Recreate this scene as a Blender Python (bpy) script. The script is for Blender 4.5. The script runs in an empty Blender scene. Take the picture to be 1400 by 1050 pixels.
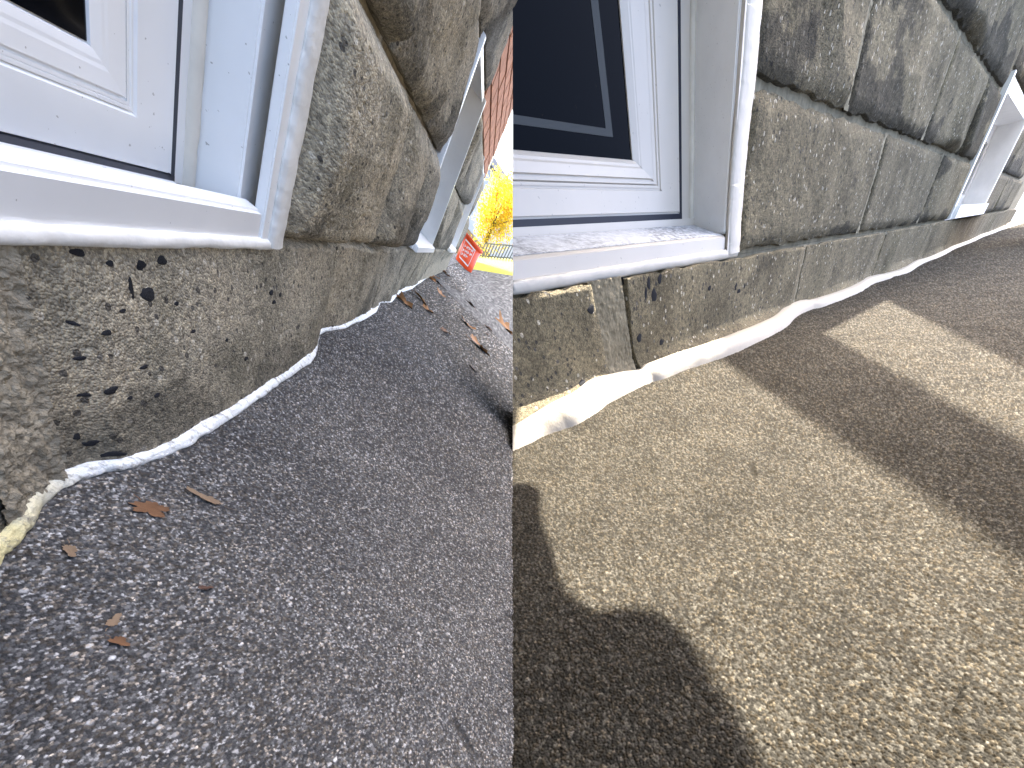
import bpy, bmesh, math, random
import numpy as np
from mathutils import Matrix, Vector

random.seed(7)
rng = np.random.default_rng(7)

# ------------------------------------------------------------------ camera solve
# One wide shifted lens sees two stretches of pavement that meet in a shallow valley.
# Each stretch (half) has its own frame: X along its wall, Y into the wall, Z up from its pavement.
PXR = 1400.0
F, PX, PY = 357.0498, 897.2151, 840.6969
ML = np.array([[-0.35525234, -0.59683287, -0.71943471], [-0.75832042, -0.26601442, 0.59513567], [0.54657654, -0.75698537, 0.35808831]])
MR = np.array([[0.64695729, -0.75717328, 0.09019359], [-0.64573997, -0.48111737, 0.59291312], [0.40554427, 0.44183107, 0.80019944]])
KR = math.exp(0.0037415458)
S = 0.32                                   # metres per unit (camera height above the pavement)
UL, UR = -ML[:, 2], -MR[:, 2]
zw = UL / np.linalg.norm(UL)
fw = np.array([0, 0, 1.0]); fw -= zw * (fw @ zw); fw /= np.linalg.norm(fw)
xw = np.cross(fw, zw)
WC = np.stack([xw, fw, zw])                # camera coords (x right, y down, z ahead) -> world
CAM = np.array([0.0, 0.0, 0.45])

def ray(x, y): return np.array([(x - PX) / F, (y - PY) / F, 1.0])

class Half:
    def __init__(s, M, hh, yw):
        s.X = M[:, 0]; s.U = -M[:, 2]; s.Y = np.cross(s.U, s.X); s.hh = hh; s.yw = yw
        R3 = WC @ np.stack([s.X, s.Y, s.U], 1)
        t = WC @ (s.Y * yw - s.U * hh) * S + CAM
        m = Matrix.Identity(4)
        for i in range(3):
            for j in range(3): m[i][j] = R3[i, j]
            m[i][3] = t[i]
        s.M = m
    def loc(s, P): return np.array([P @ s.X, P @ s.Y - s.yw, P @ s.U + s.hh])
    def g(s, x, y, z=0.0):                 # pixel -> point on the pavement
        r = ray(x, y); return s.loc(r * ((z - s.hh) / (s.U @ r)))
    def w(s, x, y, c=0.0):                 # pixel -> point on a plane parallel to the wall
        r = ray(x, y); return s.loc(r * ((c + s.yw) / (s.Y @ r)))
    def ax(s, x, y, X0):                   # pixel -> point at a distance along the wall
        r = ray(x, y); return s.loc(r * (X0 / (s.X @ r)))
    def cam(s, p): return s.X * p[0] + s.Y * (p[1] + s.yw) + s.U * (p[2] - s.hh)

L = Half(ML, 1.0, 0.46)
R = Half(MR, 1.0 / KR, 3.70)
SEAM = 701.0
nseam = np.array([1.0, 0, -(SEAM - PX) / F])

sc = bpy.context.scene
cd = bpy.data.cameras.new('camera'); co = bpy.data.objects.new('camera', cd); sc.collection.objects.link(co)
cd.sensor_fit = 'HORIZONTAL'; cd.sensor_width = 36; cd.lens = 36 * F / PXR
cd.shift_x = (700 - PX) / PXR; cd.shift_y = (PY - 525) / PXR
cd.clip_start = 0.005; cd.clip_end = 4000
m = Matrix.Identity(4)
for j, v in enumerate((WC @ np.array([1, 0, 0.]), WC @ np.array([0, -1., 0]), WC @ np.array([0, 0, -1.]))):
    for i in range(3): m[i][j] = v[i]
for i in range(3): m[i][3] = CAM[i]
co.matrix_world = m; sc.camera = co

# ------------------------------------------------------------------ sky and sun
SUN_R = np.array([0.70, 0.05, 0.714]); SUN_R /= np.linalg.norm(SUN_R)       # in the frame of the second wall
sun_c = R.X * SUN_R[0] + R.Y * SUN_R[1] + R.U * SUN_R[2]
sun_w = WC @ sun_c
SUN_L = np.array([sun_c @ L.X, sun_c @ L.Y, sun_c @ L.U])
w = bpy.data.worlds.new('World'); sc.world = w; w.use_nodes = True
nt = w.node_tree; bg = nt.nodes['Background']
sky = nt.nodes.new('ShaderNodeTexSky'); sky.sky_type = 'NISHITA'; sky.sun_disc = False
sky.sun_elevation = math.asin(sun_w[2]); sky.sun_rotation = math.atan2(sun_w[0], sun_w[1])
sky.air_density = 1.0; sky.dust_density = 6.0; sky.ozone_density = .6
nt.links.new(sky.outputs[0], bg.inputs[0]); bg.inputs[1].default_value = 0.15
sl = bpy.data.lights.new('sun', 'SUN'); so = bpy.data.objects.new('sun', sl); sc.collection.objects.link(so)
sl.energy = 3.3; sl.angle = math.radians(0.35); sl.color = (1.0, 0.91, 0.77)
so.rotation_euler = Vector(sun_w).to_track_quat('Z', 'Y').to_euler()
so.location = (0, 0, 6)
sc.view_settings.view_transform = 'Standard'; sc.view_settings.look = 'None'
sc.view_settings.exposure = 3.25; sc.view_settings.gamma = 1
sc.cycles.max_bounces = 6; sc.cycles.use_denoising = True

# ------------------------------------------------------------------ numpy noise
def _h(ix, iy, iz, s):
    n = (ix.astype(np.int64) * 374761393 + iy.astype(np.int64) * 668265263 + iz.astype(np.int64) * 2147483647 + s * 974711) & 0xffffffff
    n = ((n ^ (n >> 13)) * 1274126177) & 0xffffffff
    n = ((n ^ (n >> 16)) * 2246822519) & 0xffffffff
    return ((n ^ (n >> 15)) & 0xffffff) / float(0xffffff)
def vnoise(x, y, s=0):
    x = np.asarray(x, float); y = np.asarray(y, float)
    ix = np.floor(x); iy = np.floor(y); fx = x - ix; fy = y - iy
    fx = fx * fx * (3 - 2 * fx); fy = fy * fy * (3 - 2 * fy); o = np.zeros_like(ix)
    a = _h(ix, iy, o, s); b = _h(ix + 1, iy, o, s); c = _h(ix, iy + 1, o, s); d = _h(ix + 1, iy + 1, o, s)
    return (a + (b - a) * fx) * (1 - fy) + (c + (d - c) * fx) * fy
def fbm(x, y, s=0, oct=4, gain=0.5):
    t = 0; a = 1.0; n = 0
    for k in range(oct):
        t = t + a * vnoise(x * 2 ** k + 17.3 * k, y * 2 ** k - 9.1 * k, s + k); n += a; a *= gain
    return t / n - 0.5
def cells(x, y, s=0):
    """nearest-cell noise: distance to the nearest seed, gap to the second nearest, two random values of the cell"""
    ix = np.floor(x); iy = np.floor(y); o = np.zeros_like(ix)
    d1 = np.full(x.shape, 9.0); d2 = np.full(x.shape, 9.0); r1 = np.zeros(x.shape); r2 = np.zeros(x.shape)
    for a in (-1, 0, 1):
        for b in (-1, 0, 1):
            jx = _h(ix + a, iy + b, o, s); jy = _h(ix + a, iy + b, o, s + 1)
            d = np.hypot(ix + a + jx - x, iy + b + jy - y)
            n = d < d1
            d2 = np.where(n, d1, np.minimum(d2, d)); d1 = np.where(n, d, d1)
            r1 = np.where(n, _h(ix + a, iy + b, o, s + 2), r1); r2 = np.where(n, _h(ix + a, iy + b, o, s + 3), r2)
    return d1, d2 - d1, r1, r2

# ------------------------------------------------------------------ object helpers
COL = sc.collection
def link(name, me, mat, parent=None, half=None):
    o = bpy.data.objects.new(name, me); COL.objects.link(o)
    if mat and me is not None and not me.materials: me.materials.append(mat)
    if parent is not None: o.parent = parent
    elif half is not None: o.matrix_world = half.M
    return o
def empty(name, half=None, parent=None):
    o = bpy.data.objects.new(name, None); COL.objects.link(o); o.empty_display_size = .05
    if parent is not None: o.parent = parent
    elif half is not None: o.matrix_world = half.M
    return o
def tag(o, label=None, cat=None, group=None, kind=None):
    for k, v in (('label', label), ('category', cat), ('group', group), ('kind', kind)):
        if v: o[k] = v
    return o
def mesh_np(name, V, Fc, smooth=True, attrs=None):
    me = bpy.data.meshes.new(name)
    V = np.asarray(V, dtype=np.float32) * S; Fc = np.asarray(Fc, dtype=np.int32)
    n = Fc.shape[1]
    me.vertices.add(len(V)); me.vertices.foreach_set('co', V.ravel())
    me.loops.add(Fc.size); me.loops.foreach_set('vertex_index', Fc.ravel())
    me.polygons.add(len(Fc)); me.polygons.foreach_set('loop_start', np.arange(0, Fc.size, n, dtype=np.int32))
    if smooth: me.polygons.foreach_set('use_smooth', np.ones(len(Fc), dtype=bool))
    for k, v in (attrs or {}).items():
        a = me.attributes.new(k, 'FLOAT', 'POINT'); a.data.foreach_set('value', np.asarray(v, dtype=np.float32).ravel())
    me.update(calc_edges=True); me.validate()
    return me
def bm_mesh(name, bm, smooth=False, recalc=True):
    if recalc: bmesh.ops.recalc_face_normals(bm, faces=bm.faces)
    me = bpy.data.meshes.new(name); bm.to_mesh(me); bm.free()
    me.transform(Matrix.Scale(S, 4))
    if smooth:
        for p in me.polygons: p.use_smooth = True
    return me
def add_box(bm, x0, x1, y0, y1, z0, z1):
    vs = [bm.verts.new(p) for p in ((x0, y0, z0), (x1, y0, z0), (x1, y1, z0), (x0, y1, z0), (x0, y0, z1), (x1, y0, z1), (x1, y1, z1), (x0, y1, z1))]
    for f in ((0, 1, 2, 3), (4, 7, 6, 5), (0, 4, 5, 1), (1, 5, 6, 2), (2, 6, 7, 3), (3, 7, 4, 0)): bm.faces.new([vs[i] for i in f])
def add_prism(bm, poly, axis, a, b):
    """extrude a 2-D outline; axis 0: outline in (y,z) along x; axis 1: outline in (x,z) along y; axis 2: (x,y) along z"""
    def P(u, v, t): return {0: (t, u, v), 1: (u, t, v), 2: (u, v, t)}[axis]
    A = [bm.verts.new(P(u, v, a)) for u, v in poly]; B = [bm.verts.new(P(u, v, b)) for u, v in poly]
    bm.faces.new(A); bm.faces.new(B[::-1])
    for i in range(len(poly)):
        j = (i + 1) % len(poly); bm.faces.new((A[i], B[i], B[j], A[j]))
def clip_seam(me):
    """R-half meshes end where the two stretches meet"""
    bm = bmesh.new(); bm.from_mesh(me)
    n = Vector((nseam @ R.X, nseam @ R.Y, nseam @ R.U)).normalized()
    p = Vector(((-R.cam((0, 0, 0))) @ R.X, (-R.cam((0, 0, 0))) @ R.Y, (-R.cam((0, 0, 0))) @ R.U)) * S   # camera in local metres
    g = list(bm.verts) + list(bm.edges) + list(bm.faces)
    r = bmesh.ops.bisect_plane(bm, geom=g, plane_co=p, plane_no=n, clear_inner=True, dist=1e-6)
    ed = [e for e in r['geom_cut'] if isinstance(e, bmesh.types.BMEdge)]
    if ed: bmesh.ops.edgeloop_fill(bm, edges=ed)
    bm.to_mesh(me); bm.free()
    return me

# ------------------------------------------------------------------ materials
def newmat(name):
    m = bpy.data.materials.new(name); m.use_nodes = True
    nt = m.node_tree; b = nt.nodes['Principled BSDF']
    return m, nt, b
def nd(nt, t, **kw):
    n = nt.nodes.new(t)
    for k, v in kw.items(): setattr(n, k, v)
    return n
def ramp(nt, fac, stops, interp='LINEAR'):
    r = nd(nt, 'ShaderNodeValToRGB'); r.color_ramp.interpolation = interp
    e = r.color_ramp.elements
    while len(e) < len(stops): e.new(0.5)
    for i, (p, c) in enumerate(stops):
        e[i].position = p; e[i].color = (*c, 1) if len(c) == 3 else c
    nt.links.new(fac, r.inputs[0]); return r.outputs[0]
def noise(nt, vec, scale, detail=4, rough=.55, dist=0):
    n = nd(nt, 'ShaderNodeTexNoise'); n.inputs['Scale'].default_value = scale; n.inputs['Detail'].default_value = detail
    n.inputs['Roughness'].default_value = rough; n.inputs['Distortion'].default_value = dist
    nt.links.new(vec, n.inputs['Vector']); return n.outputs['Fac']
def mixc(nt, fac, a, b, mode='MIX'):
    n = nd(nt, 'ShaderNodeMix', data_type='RGBA', blend_type=mode)
    for i, v in ((0, fac), (6, a), (7, b)):
        if hasattr(v, 'links'): nt.links.new(v, n.inputs[i])
        else: n.inputs[i].default_value = v if i == 0 else (*v, 1)
    return n.outputs[2]
def bump(nt, b, h, strength, dist):
    n = nd(nt, 'ShaderNodeBump'); n.inputs['Strength'].default_value = strength; n.inputs['Distance'].default_value = dist
    nt.links.new(h, n.inputs['Height']); nt.links.new(n.outputs[0], b.inputs['Normal']); return n
def math_(nt, op, a, b=None):
    n = nd(nt, 'ShaderNodeMath', operation=op)
    for i, v in enumerate((a, b)):
        if v is None: continue
        if hasattr(v, 'links'): nt.links.new(v, n.inputs[i])
        else: n.inputs[i].default_value = v
    return n.outputs[0]
def coords(nt): return nd(nt, 'ShaderNodeTexCoord').outputs['Object']
def attr(nt, name): return nd(nt, 'ShaderNodeAttribute', attribute_name=name).outputs['Fac']

def stone_mat(name, lo, hi, warm, k, stain_col=(.022, .021, .018), bs=.9):
    """cast rock-faced stone: sandy grain, pits, dark inclusions; k scales the grain"""
    m, nt, b = newmat(name); v = coords(nt)
    big = noise(nt, v, 9 * k, 5, .6); grain = noise(nt, v, 160 * k, 3, .7)
    c = ramp(nt, big, [(.3, lo), (.52, hi), (.72, warm)])
    oi = nd(nt, 'ShaderNodeObjectInfo')
    c = mixc(nt, 1.0, c, ramp(nt, oi.outputs['Random'], [(0, (.86, .86, .86)), (1, (1.1, 1.08, 1.04))]), 'MULTIPLY')
    c = mixc(nt, 1.0, c, ramp(nt, grain, [(.28, (.55, .55, .56)), (.5, (1, 1, 1)), (.72, (1.45, 1.42, 1.36))]), 'MULTIPLY')
    # light sand grains and dark specks
    vo = nd(nt, 'ShaderNodeTexVoronoi'); vo.inputs['Scale'].default_value = 150 * k; nt.links.new(v, vo.inputs['Vector'])
    sep = nd(nt, 'ShaderNodeSeparateColor'); nt.links.new(vo.outputs['Color'], sep.inputs[0])
    near = math_(nt, 'LESS_THAN', vo.outputs['Distance'], .38)
    lightg = math_(nt, 'MULTIPLY', near, math_(nt, 'GREATER_THAN', sep.outputs[0], .90))
    darkg = math_(nt, 'MULTIPLY', near, math_(nt, 'GREATER_THAN', sep.outputs[1], .91))
    c = mixc(nt, math_(nt, 'MULTIPLY', lightg, .75), c, (.50, .46, .38))
    c = mixc(nt, math_(nt, 'MULTIPLY', darkg, .8), c, (.035, .034, .036))
    st = attr(nt, 'stain')
    c = mixc(nt, st, c, mixc(nt, 1.0, mixc(nt, .25, stain_col, c), ramp(nt, grain, [(.3, (.6, .6, .6)), (.7, (1.4, 1.4, 1.4))]), 'MULTIPLY'))
    nt.links.new(c, b.inputs['Base Color']); b.inputs['Roughness'].default_value = .9
    b.inputs['Specular IOR Level'].default_value = .25
    vg = nd(nt, 'ShaderNodeTexVoronoi'); vg.inputs['Scale'].default_value = 560 * k; nt.links.new(v, vg.inputs['Vector'])
    hgt = math_(nt, 'ADD', math_(nt, 'MULTIPLY', grain, .8), math_(nt, 'ADD', math_(nt, 'MULTIPLY', vg.outputs['Distance'], -.5), math_(nt, 'MULTIPLY', noise(nt, v, 420 * k, 2, .6), .4)))
    sepg = nd(nt, 'ShaderNodeSeparateColor'); nt.links.new(vg.outputs['Color'], sepg.inputs[0])
    cg = ramp(nt, sepg.outputs[0], [(0, (.62, .62, .63)), (.5, (1, 1, 1)), (1, (1.4, 1.38, 1.33))])
    c = mixc(nt, 1.0, c, cg, 'MULTIPLY'); nt.links.new(c, b.inputs['Base Color'])
    bump(nt, b, hgt, bs, .0030 / k)
    return m
M_stoneL = stone_mat('stone_l', (.155, .143, .108), (.305, .276, .215), (.385, .335, .25), 1.0, bs=.65)
M_stoneR = stone_mat('stone_r', (.094, .081, .054), (.166, .144, .098), (.216, .185, .123), .45)

def simple(name, col, rough=.5, spec=.5, nscale=None, namp=.12, bscale=None, bdist=.001, bstr=.4):
    m, nt, b = newmat(name); v = coords(nt)
    b.inputs['Roughness'].default_value = rough; b.inputs['Specular IOR Level'].default_value = spec
    if nscale:
        n = noise(nt, v, nscale, 5, .6)
        c = mixc(nt, 1.0, col, ramp(nt, n, [(.3, (1 - namp,) * 3), (.7, (1 + namp,) * 3)]), 'MULTIPLY')
        nt.links.new(c, b.inputs['Base Color'])
    else: b.inputs['Base Color'].default_value = (*col, 1)
    if bscale: bump(nt, b, noise(nt, v, bscale, 4, .6), bstr, bdist)
    return m
M_mortarL = simple('mortar_l', (.30, .265, .20), .95, .2, 60, .35, 170, .004, .9)
M_mortarR = simple('mortar_r', (.27, .237, .17), .95, .2, 25, .3, 70, .008, .8)
M_jointR = simple('joint_r', (.21, .182, .128), .95, .2, 25, .3, 70, .008, .8)
M_caulkL = simple('caulk_l', (.70, .69, .655), .5, .4, 40, .10, 60, .003, .5)
M_brick = simple('brick', (.46, .21, .12), .9, .2, 30, .3, 120, .003, .6)
M_glassfill = simple('dark_interior', (.004, .007, .016), .2, .3)
M_gasket = simple('gasket', (.008, .01, .022), .5, .4)
M_caster = simple('caster_coat', (.10, .07, .06), .85, .3, 20, .3, 60, .01)  # worn only by the added shadow beam
M_helper = simple('helper_coat', (.62, .60, .56), .9, .2, 8, .15, 60, .004)  # pale coat of the added shading and bounce pieces
M_dust = None

def upvc(name, col, dirt=.25, sc_=1.0):
    m, nt, b = newmat(name); v = coords(nt)
    n = noise(nt, v, 7 * sc_, 4, .6); sp = noise(nt, v, 260 * sc_, 2, .5)
    c = ramp(nt, n, [(.3, tuple(x * (1 - .10 * dirt) for x in col)), (.7, col)])
    c = mixc(nt, math_(nt, 'MULTIPLY', math_(nt, 'GREATER_THAN', sp, .735), .6), c, (.22, .20, .17))
    nt.links.new(c, b.inputs['Base Color']); b.inputs['Roughness'].default_value = .32; b.inputs['Coat Weight'].default_value = .1
    bump(nt, b, noise(nt, v, 30 * sc_, 2, .5), .06, .002)
    return m
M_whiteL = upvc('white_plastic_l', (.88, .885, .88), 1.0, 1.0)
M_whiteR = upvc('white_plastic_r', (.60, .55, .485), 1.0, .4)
def dusty(name, k):
    m, nt, b = newmat(name); v = coords(nt)
    n = noise(nt, v, 90 * k, 4, .7); n2 = noise(nt, v, 8 * k, 3, .6)
    c = ramp(nt, n, [(.38, (.16, .165, .18)), (.5, (.45, .46, .48)), (.62, (.70, .71, .73))])
    c = mixc(nt, ramp(nt, n2, [(.4, (0, 0, 0)), (.65, (.7, .7, .7))]), c, (.72, .73, .75))
    nt.links.new(c, b.inputs['Base Color']); b.inputs['Roughness'].default_value = .85
    bump(nt, b, n, .4, .002)
    return m
M_dustR = dusty('dusty_sill', .45)
def pane_mat(name, col):
    m, nt, b = newmat(name); v = coords(nt)
    sp = noise(nt, v, 45, 3, .7)
    c = mixc(nt, math_(nt, 'MULTIPLY', math_(nt, 'GREATER_THAN', sp, .72), .3), col, (.05, .045, .03))
    nt.links.new(c, b.inputs['Base Color'])
    b.inputs['Roughness'].default_value = .06; b.inputs['Specular IOR Level'].default_value = .14; b.inputs['IOR'].default_value = 1.25
    return m
M_pane = pane_mat('dark_glass', (.0008, .0018, .004))
M_spacer = simple('spacer_bar', (.03, .036, .038), .4, .2)

def asphalt(name, dark, mid, light, hot, warm, spec=.2):
    m, nt, b = newmat(name); v = coords(nt)
    t = attr(nt, 'tone'); hu = attr(nt, 'hue')
    c = ramp(nt, t, [(0.0, dark), (.42, mid), (.78, light), (1.0, hot)])
    c = mixc(nt, math_(nt, 'MULTIPLY', hu, .55), c, mixc(nt, 1.0, c, warm, 'MULTIPLY'))
    n = noise(nt, v, 5, 5, .65); n2 = noise(nt, v, 420, 2, .6)
    c = mixc(nt, 1.0, c, ramp(nt, n, [(.3, (.78, .78, .79)), (.7, (1.18, 1.17, 1.15))]), 'MULTIPLY')
    c = mixc(nt, 1.0, c, ramp(nt, n2, [(.3, (.7, .7, .7)), (.7, (1.3, 1.3, 1.3))]), 'MULTIPLY')
    nt.links.new(c, b.inputs['Base Color']); b.inputs['Roughness'].default_value = .95; b.inputs['Specular IOR Level'].default_value = spec; b.inputs['IOR'].default_value = 1.25
    return m
def asphalt_far(name, dark, mid, light, k):
    m, nt, b = newmat(name); v = coords(nt)
    vo = nd(nt, 'ShaderNodeTexVoronoi'); vo.inputs['Scale'].default_value = 220 * k; nt.links.new(v, vo.inputs['Vector'])
    sep = nd(nt, 'ShaderNodeSeparateColor'); nt.links.new(vo.outputs['Color'], sep.inputs[0])
    c = ramp(nt, sep.outputs[0], [(0, dark), (.5, mid), (1, light)])
    nt.links.new(c, b.inputs['Base Color']); b.inputs['Roughness'].default_value = .95; b.inputs['Specular IOR Level'].default_value = .05; b.inputs['IOR'].default_value = 1.25
    bump(nt, b, vo.outputs['Distance'], .7, .003)
    return m
AL = ((.027, .028, .030), (.118, .119, .121), (.32, .322, .325), (.74, .742, .745))
AR = ((.021, .0198, .0172), (.060, .0566, .049), (.102, .0965, .083), (.235, .225, .196))
M_asphL = asphalt('asphalt_l', *AL, (1.2, .98, .72)); M_asphR = asphalt('asphalt_r', *AR, (1.15, .98, .75), .05)
M_asphLf = asphalt_far('asphalt_l_far', *AL[:3], 1.0); M_asphRf = asphalt_far('asphalt_r_far', *AR[:3], 1.0)

# ------------------------------------------------------------------ pavements
LB_low = [(-60, 815), (-20, 780), (0, 757), (12, 745), (35, 722), (48, 700), (60, 682), (75, 668), (105, 655), (135, 645), (175, 640), (215, 625), (250, 610), (280, 592), (310, 572), (350, 545), (390, 515), (425, 490), (432, 478), (435, 458), (445, 452), (470, 448), (490, 438), (512, 425), (519, 413), (533, 412), (545, 400), (560, 393), (580, 380), (592, 374), (602, 368)]
LB_up = [(-60, 798), (-20, 760), (0, 738), (18, 715), (35, 690), (52, 665), (66, 657), (98, 642), (130, 631), (178, 628), (213, 616), (245, 602), (275, 584), (305, 564), (346, 538), (386, 508), (421, 483), (430, 474), (433, 455), (444, 449), (469, 445), (489, 434), (511, 422), (518, 411), (532, 410), (544, 398), (559, 391), (579, 378.5), (591.5, 373), (601.5, 367)]
RB_low = [(640, 640), (702, 612), (740, 597), (790, 580), (820, 560), (845, 535), (870, 522), (900, 520), (930, 508), (960, 497), (985, 490), (1010, 480), (1040, 465), (1075, 448), (1085, 432), (1095, 424), (1120, 421), (1150, 410), (1180, 398), (1190, 383), (1200, 378), (1222, 381), (1245, 372), (1258, 358), (1272, 357), (1292, 348), (1302, 341), (1330, 331), (1342, 324), (1356, 320), (1372, 313), (1386, 309.5), (1400, 304.5), (1420, 297)]
RB_up = [(640, 612), (702, 585), (735, 570), (775, 545), (802, 533), (822, 515), (847, 503), (880, 500), (910, 490), (950, 475), (985, 465), (1010, 455), (1040, 443), (1070, 430), (1081, 415), (1090, 408), (1116, 408), (1148, 398), (1178, 387), (1188, 373), (1199, 371), (1222, 373), (1243, 365), (1256, 352), (1271, 351.5), (1291, 342), (1301, 336), (1329, 326.5), (1341, 320), (1355, 316), (1371, 309.5), (1385, 306), (1399, 301.3), (1419, 294)]
def resample(P, n):
    P = np.array(P, float); d = np.r_[0, np.cumsum(np.hypot(*np.diff(P, axis=0).T))]
    t = np.linspace(0, d[-1], n); return np.stack([np.interp(t, d, P[:, 0]), np.interp(t, d, P[:, 1])], 1)

def pavement(half, xs, ys, mat, cell, amp, seed, keep, sub, ky=1.0, cracks=()):
    gx, gy = np.meshgrid(xs, ys)
    r = np.stack([(gx - PX) / F, (gy - PY) / F, np.ones_like(gx)], -1)
    den = r @ half.U
    ok = den < -0.012
    t = np.where(ok, -half.hh / np.where(ok, den, -1), 0)
    P = r * t[..., None]
    x = P @ half.X; y = P @ half.Y - half.yw
    ok &= keep(x, y) & (np.abs(x) < 70)
    # chips of several sizes pressed into a dark binder (rolled lengthwise)
    y_true = y; y = y / ky
    d1, gap, r1, r2 = cells(x / cell, y / cell, seed)
    e1, eg, q1, q2 = cells(x / (cell * 2.6) + 5.2, y / (cell * 2.6) - 3.1, seed + 11)
    s1, sg, p1, p2 = cells(x / (cell * .52) + 1.7, y / (cell * .52) + 8.3, seed + 23)
    chip = np.clip(gap * 3.2, 0, 1) ** .7
    tone = (.05 + .80 * r1 ** 2.4) * (.25 + .75 * chip) + .16 * (p1 - .5) * np.clip(sg * 3, 0, 1)
    big = (q1 > .92) & (e1 < .42 + .1 * q2)
    bt = np.clip((.46 - e1) * 9, 0, 1)
    tone = np.where(big, tone * (1 - bt) + bt * (.30 + .55 * q2 ** 1.5), tone)
    z = amp * (chip * (.35 + .65 * r2) + .30 * np.clip(sg * 3, 0, 1) * p2 - .5) + np.where(big, amp * .55 * bt, 0)
    z = z + amp * 1.1 * fbm(x / (cell * 5), y / (cell * 5), seed + 5, 3) + amp * 2.5 * fbm(x / (cell * 40), y / (cell * 40), seed + 6, 2)
    for (ax_, ay_, bx_, by_) in cracks:
        vx, vy = bx_ - ax_, by_ - ay_; tt = np.clip(((gx - ax_) * vx + (gy - ay_) * vy) / (vx * vx + vy * vy), 0, 1)
        dd = np.hypot(gx - ax_ - tt * vx, gy - ay_ - tt * vy) + 5 * fbm(gx / 9, gy / 9, seed + 40, 3)
        kk = np.clip((5 - dd) / 4, 0, 1) * (1 - (2 * tt - 1) ** 4); tone = tone * (1 - .75 * kk); z = z - .010 * kk
    V = np.stack([x, y_true, z], -1).reshape(-1, 3)
    idx = np.arange(gx.size).reshape(gx.shape)
    k = ok[:-1, :-1] & ok[1:, :-1] & ok[:-1, 1:] & ok[1:, 1:]
    Q = np.stack([idx[:-1, :-1][k], idx[1:, :-1][k], idx[1:, 1:][k], idx[:-1, 1:][k]], -1)
    used = np.unique(Q); mp = np.zeros(gx.size, int); mp[used] = np.arange(len(used))
    me = mesh_np(sub, V[used], mp[Q], True, {'tone': np.clip(tone, 0, 1).ravel()[used], 'hue': (r2 > .7).astype(float).ravel()[used]})
    return me

xsL = np.r_[np.arange(-330, -30, 4), np.arange(-30, SEAM + 2.6, 1.3)]; ysL = np.r_[np.arange(352, 470, .8), np.arange(470, 1070, 1.3), np.arange(1070, 1380, 4)]
meL = pavement(L, xsL, ysL, M_asphL, .0058, .0027, 3, lambda x, y: (y < .10) & (x < 40), 'pavement', .56, [(618, 980, 634, 1003), (632, 1000, 648, 1032), (690, 838, 702, 846)])
xsR = np.r_[np.arange(SEAM - 1.2, 1430, 1.3), np.arange(1430, 2300, 5)]; ysR = np.r_[np.arange(285, 480, .8), np.arange(480, 1070, 1.3), np.arange(1070, 1380, 4)]
meR = pavement(R, xsR, ysR, M_asphR, .0105, .0066, 9, lambda x, y: (y < .8), 'pavement', 1.0, [(950, 872, 985, 835), (965, 820, 985, 790), (1300, 985, 1318, 940), (1025, 635, 1033, 655)])
def flat(name, half, poly, z, mat):
    bm = bmesh.new(); add_prism(bm, poly, 2, z, z - .25); return link(name, bm_mesh(name, bm), mat, half=half)
pl = tag(link('pavement', meL, M_asphL, half=L), 'grey chip-sealed pavement strewn with dry leaves', None, None, 'structure')
pr = tag(link('pavement', meR, M_asphR, half=R), 'brownish sunlit pavement crossed by shadows', None, None, 'structure')
# the ground sheets carry on under and past the finely built stretches (the two planes meet along the valley line)
tag(flat('ground', L, [(-40, .35), (-40, -1.2), (.27, -.99), (7.9, -1.40), (26, -2.4), (26, .35)], -.012, M_asphLf), None, None, None, 'structure')
tag(flat('ground', R, [(-.30, -3.18), (1.27, -.53), (2.1, .9), (75, .9), (75, -3.2), (26, -4.6), (12, -6.2), (-2.1, -6.2)], -.02, M_asphRf), None, None, None, 'structure')

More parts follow.
